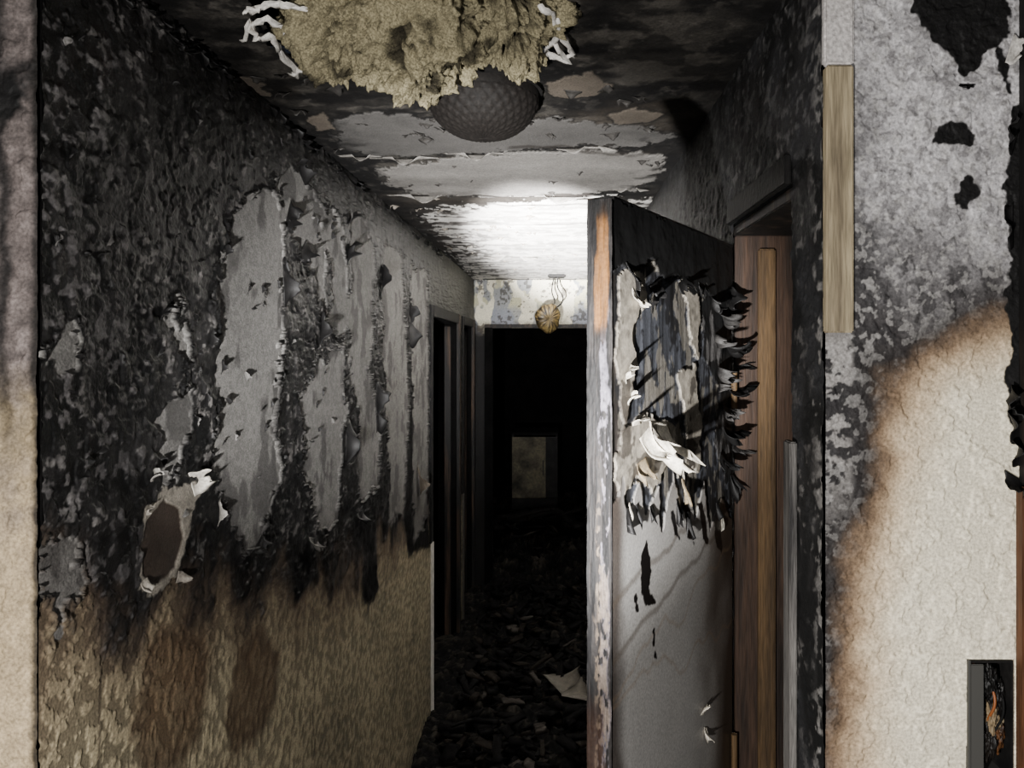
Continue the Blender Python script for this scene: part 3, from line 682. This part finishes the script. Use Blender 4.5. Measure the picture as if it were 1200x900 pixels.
for k in range(170):
    plank(rb,(-1.4+2.8*rng.rand(),6.2+1.1*rng.rand(),.10+.30*rng.rand()),.05+.16*rng.rand(),.02+.08*rng.rand(),.004+.02*rng.rand(),rng.rand()*6.28,(rng.rand()-.5)*.8,pick())
for k in range(9):
    plank(rb,(-.9+1.8*rng.rand(),6.6+.3*rng.rand(),.32+.15*rng.rand()),.4+.4*rng.rand(),.05+.05*rng.rand(),.03,rng.rand()*6.28,(rng.rand()-.5)*.8,lin(20,18,17))
rb.build('fire_debris_pile.001',M_FLOOR,None,0,.9)
pp=Soup()
for x,y,z,w_,L_,yaw,cu in [(-.02,3.95,.15,.24,.18,.4,.25),(.10,3.75,.16,.16,.14,1.2,.3)]:
    V=Xv*math.cos(yaw)+Yv*math.sin(yaw); pp.flake((x,y,z),np.cross(V,Zv),V,Zv,w_,L_,cu,lin(96,92,84),lin(60,55,48),jag=.2)
pp.build('fallen_drywall_paper',M_FLAKE,pile,.002,.8)

# ------------------------------------------------------------------ burnt cabinet in the far room
cb=empty('charred_cabinet'); mcb=wood_mat('scorched_panel',(76,71,57),(26,24,20),.48,.8,5,(1,1,1))
x0,x1,y0,y1,zt2=-.43,.03,7.5,7.95,1.06
box('carcass_left',(x0,y0+.02,.0),(x0+.02,y1,zt2),M_CHAR,cb,.002); box('carcass_right',(x1-.02,y0+.02,0),(x1,y1,zt2),M_CHAR,cb,.002)
box('top_panel',(x0-.01,y0,zt2),(x1+.01,y1,zt2+.022),M_DARKWALL,cb,.003); box('back_panel',(x0+.02,y1-.012,0),(x1-.02,y1,zt2),M_CHAR,cb)
box('door_panel',(x0+.005,y0,.42),(x1-.12,y0+.018,zt2-.03),mcb,cb,.003); box('door_panel_narrow',(x1-.115,y0,.42),(x1-.005,y0+.018,zt2-.03),M_CHAR,cb,.003)
box('drawer_front',(x0+.005,y0,.1),(x1-.005,y0+.018,.41),M_CHAR,cb,.003)
box('handle',(x1-.15,y0-.02,.65),(x1-.14,y0-.001,.8),M_CHARTRIM,cb,.003)

# ------------------------------------------------------------------ melted smoke detector hanging from wires at the header
sdt=empty('smoke_detector'); c0=Vector((-.045,5.35,2.125))
V=[];C=[];na,nr=64,30
prof=[(0,-.03),(.03,-.035),(.055,-.03),(.08,-.02),(.098,-.004),(.102,.012),(.095,.024),(.07,.03),(.03,.032),(0,.032)]
ax=np.array([.25,-.95,-.15]);ax/=np.linalg.norm(ax); e1=np.cross(ax,[0,0,1.]);e1/=np.linalg.norm(e1);e2=np.cross(e1,ax)
for (r,h) in prof:
    for j in range(na):
        th=2*math.pi*j/na; rr=r*(1+.06*math.sin(3*th+1)+.03*math.sin(7*th))
        rib=.004*(1 if (j%4<2 and .03<r<.09 and h<0) else 0)
        p=np.array(c0)+e1*rr*math.cos(th)*.9+e2*rr*math.sin(th)*1.05+ax*(-h+rib)
        V.append(p); C.append(lin(104,88,54)*(.3+.9*rng.rand()) if rng.rand()<.6 else lin(26,21,16))
q=[[i*na+j,i*na+(j+1)%na,(i+1)*na+(j+1)%na,(i+1)*na+j] for i in range(len(prof)-1) for j in range(na)]
make('melted_cover',V,q,np.array(C),np.full(len(V),.45),M_FLAKE,sdt)
def tube(name,pts,r,mat,parent):
    cu=bpy.data.curves.new(name,'CURVE'); cu.dimensions='3D'; cu.bevel_depth=r; cu.bevel_resolution=3
    s=cu.splines.new('BEZIER'); s.bezier_points.add(len(pts)-1)
    for b,p in zip(s.bezier_points,pts): b.co=p; b.handle_left_type=b.handle_right_type='AUTO'
    o=bpy.data.objects.new(name,cu); bpy.context.collection.objects.link(o); cu.materials.append(mat); o.parent=parent; return o
tube('wire_1',[(-.03,5.38,2.18),(.0,5.40,2.24),(-.02,5.42,2.32),(.0,5.45,2.45)],.005,M_CHAR,sdt)
tube('wire_2',[(.0,5.38,2.19),(.06,5.40,2.26),(.02,5.43,2.36),(.03,5.46,2.45)],.005,M_CHAR,sdt)
box('mount_base',(-.05,5.39,2.425),(.08,5.52,2.449),M_CHAR,sdt,.008)

# ------------------------------------------------------------------ burnt electrical box in the right wall
eb=empty('electrical_outlet'); (a0,z0),(a1,z1)=bxlo,bxhi
mg,ntg,bg=nodes('box_metal'); bg.inputs['Base Color'].default_value=(*lin(66,65,62),1); bg.inputs['Roughness'].default_value=.7
t=.003
box('box_left',(a0,YR0-.006,z0),(a0+t,YR0+.055,z1),mg,eb); box('box_right',(a1-t,YR0-.006,z0),(a1,YR0+.055,z1),M_CHAR,eb)
box('box_top',(a0+t,YR0-.006,z1-t),(a1-t,YR0+.055,z1),M_CHAR,eb); box('box_bottom',(a0+t,YR0-.006,z0),(a1-t,YR0+.055,z0+t),mg,eb)
box('box_back',(a0,YR0+.052,z0),(a1,YR0+.058,z1),M_CHAR,eb)
box('mounting_plate',(a0+t,YR0-.004,z0+.004),(a0+.022,YR0+.0,z1-.006),mg,eb,.001)
ml=Soup()
for k,(dx,dz_,r,zs,col) in enumerate([(.036,-.035,.011,2.2,lin(14,13,12)),(.046,-.055,.010,2.4,lin(16,14,13)),(.040,-.080,.009,2.6,lin(120,104,80)),(.047,-.105,.009,2.4,lin(84,54,30)),(.036,-.115,.010,2.2,lin(22,18,15)),(.048,-.085,.006,3.0,lin(140,128,104))]):
    bm=bmesh.new(); bmesh.ops.create_icosphere(bm,subdivisions=5,radius=1)
    P=np.array([v.co[:] for v in bm.verts]); Ft=np.array([[v.index for v in f.verts] for f in bm.faces]); bm.free()
    Q=P*r*(.4+1.2*fbm3(P*2.6+k*5,77,4))[:,None]*np.array([.9,.8,zs])+np.array([a0+dx,YR0+.010,z1+dz_])
    ml.add(Q,Ft,mix(np.broadcast_to(col,P.shape),lin(14,12,11),sst(.5,.65,fbm3(P*3,99,3))*.8))
V_=np.concatenate(ml.V);F_=np.concatenate(ml.F);C_=np.concatenate(ml.C)
make('melted_receptacle',V_,F_,C_,np.full(len(V_),.5),M_FLAKE,eb)
mo,nto,bo=nodes('orange_wire'); bo.inputs['Base Color'].default_value=(*lin(130,72,30),1)
tube('wire_1',[(a0+.03,YR0+.04,z1-.02),(a0+.038,YR0,z1-.05),(a0+.034,YR0+.01,z1-.09),(a0+.045,YR0+.03,z1-.12)],.0018,mo,eb)
tube('wire_2',[(a0+.045,YR0+.04,z1-.02),(a0+.05,YR0+.0,z1-.06),(a0+.04,YR0+.01,z1-.11)],.0016,M_CHAR,eb)

# ------------------------------------------------------------------ LIGHTS
def aim(o,t): o.rotation_euler=(Vector(t)-o.location).to_track_quat('-Z','Y').to_euler()
l=bpy.data.lights.new('flashlight_spill','POINT'); l.energy=90; l.shadow_soft_size=.022; l.color=(1,.975,.94)
o=bpy.data.objects.new('flashlight_spill',l); o.location=LIGHT; bpy.context.collection.objects.link(o)
l=bpy.data.lights.new('camera_fill','POINT'); l.energy=10; l.shadow_soft_size=.03; l.color=(1,.99,.97)  # weak fill point added beside the camera to soften harsh shadows
o=bpy.data.objects.new('camera_fill',l); o.location=(.10,-.05,1.93); bpy.context.collection.objects.link(o)
l=bpy.data.lights.new('flashlight_beam','SPOT'); l.energy=1300; l.spot_size=math.radians(46); l.spot_blend=1.0; l.shadow_soft_size=.02; l.color=(1,.99,.975)
o=bpy.data.objects.new('flashlight_beam',l); o.location=LIGHT; bpy.context.collection.objects.link(o); aim(o,(.0,4.0,2.42))
l=bpy.data.lights.new('flashlight_hotspot','SPOT'); l.energy=42000; l.spot_size=math.radians(15); l.spot_blend=1.0; l.shadow_soft_size=.02; l.color=(1,.99,.98)
o=bpy.data.objects.new('flashlight_hotspot',l); o.location=LIGHT; bpy.context.collection.objects.link(o); aim(o,(.03,3.9,2.47))
w=bpy.data.worlds.new('World'); bpy.context.scene.world=w; w.use_nodes=True
w.node_tree.nodes['Background'].inputs[0].default_value=(.6,.7,1,1); w.node_tree.nodes['Background'].inputs[1].default_value=.02
# ------------------------------------------------------------------ CAMERA
cam=bpy.data.cameras.new('camera'); co=bpy.data.objects.new('camera',cam); bpy.context.collection.objects.link(co)
co.location=(0,0,ZC); co.rotation_euler=(math.radians(90),0,0)
cam.sensor_width=36; cam.lens=36*F/1200; cam.shift_x=-50/1200; cam.shift_y=-40/1200; cam.clip_start=.02
bpy.context.scene.camera=co
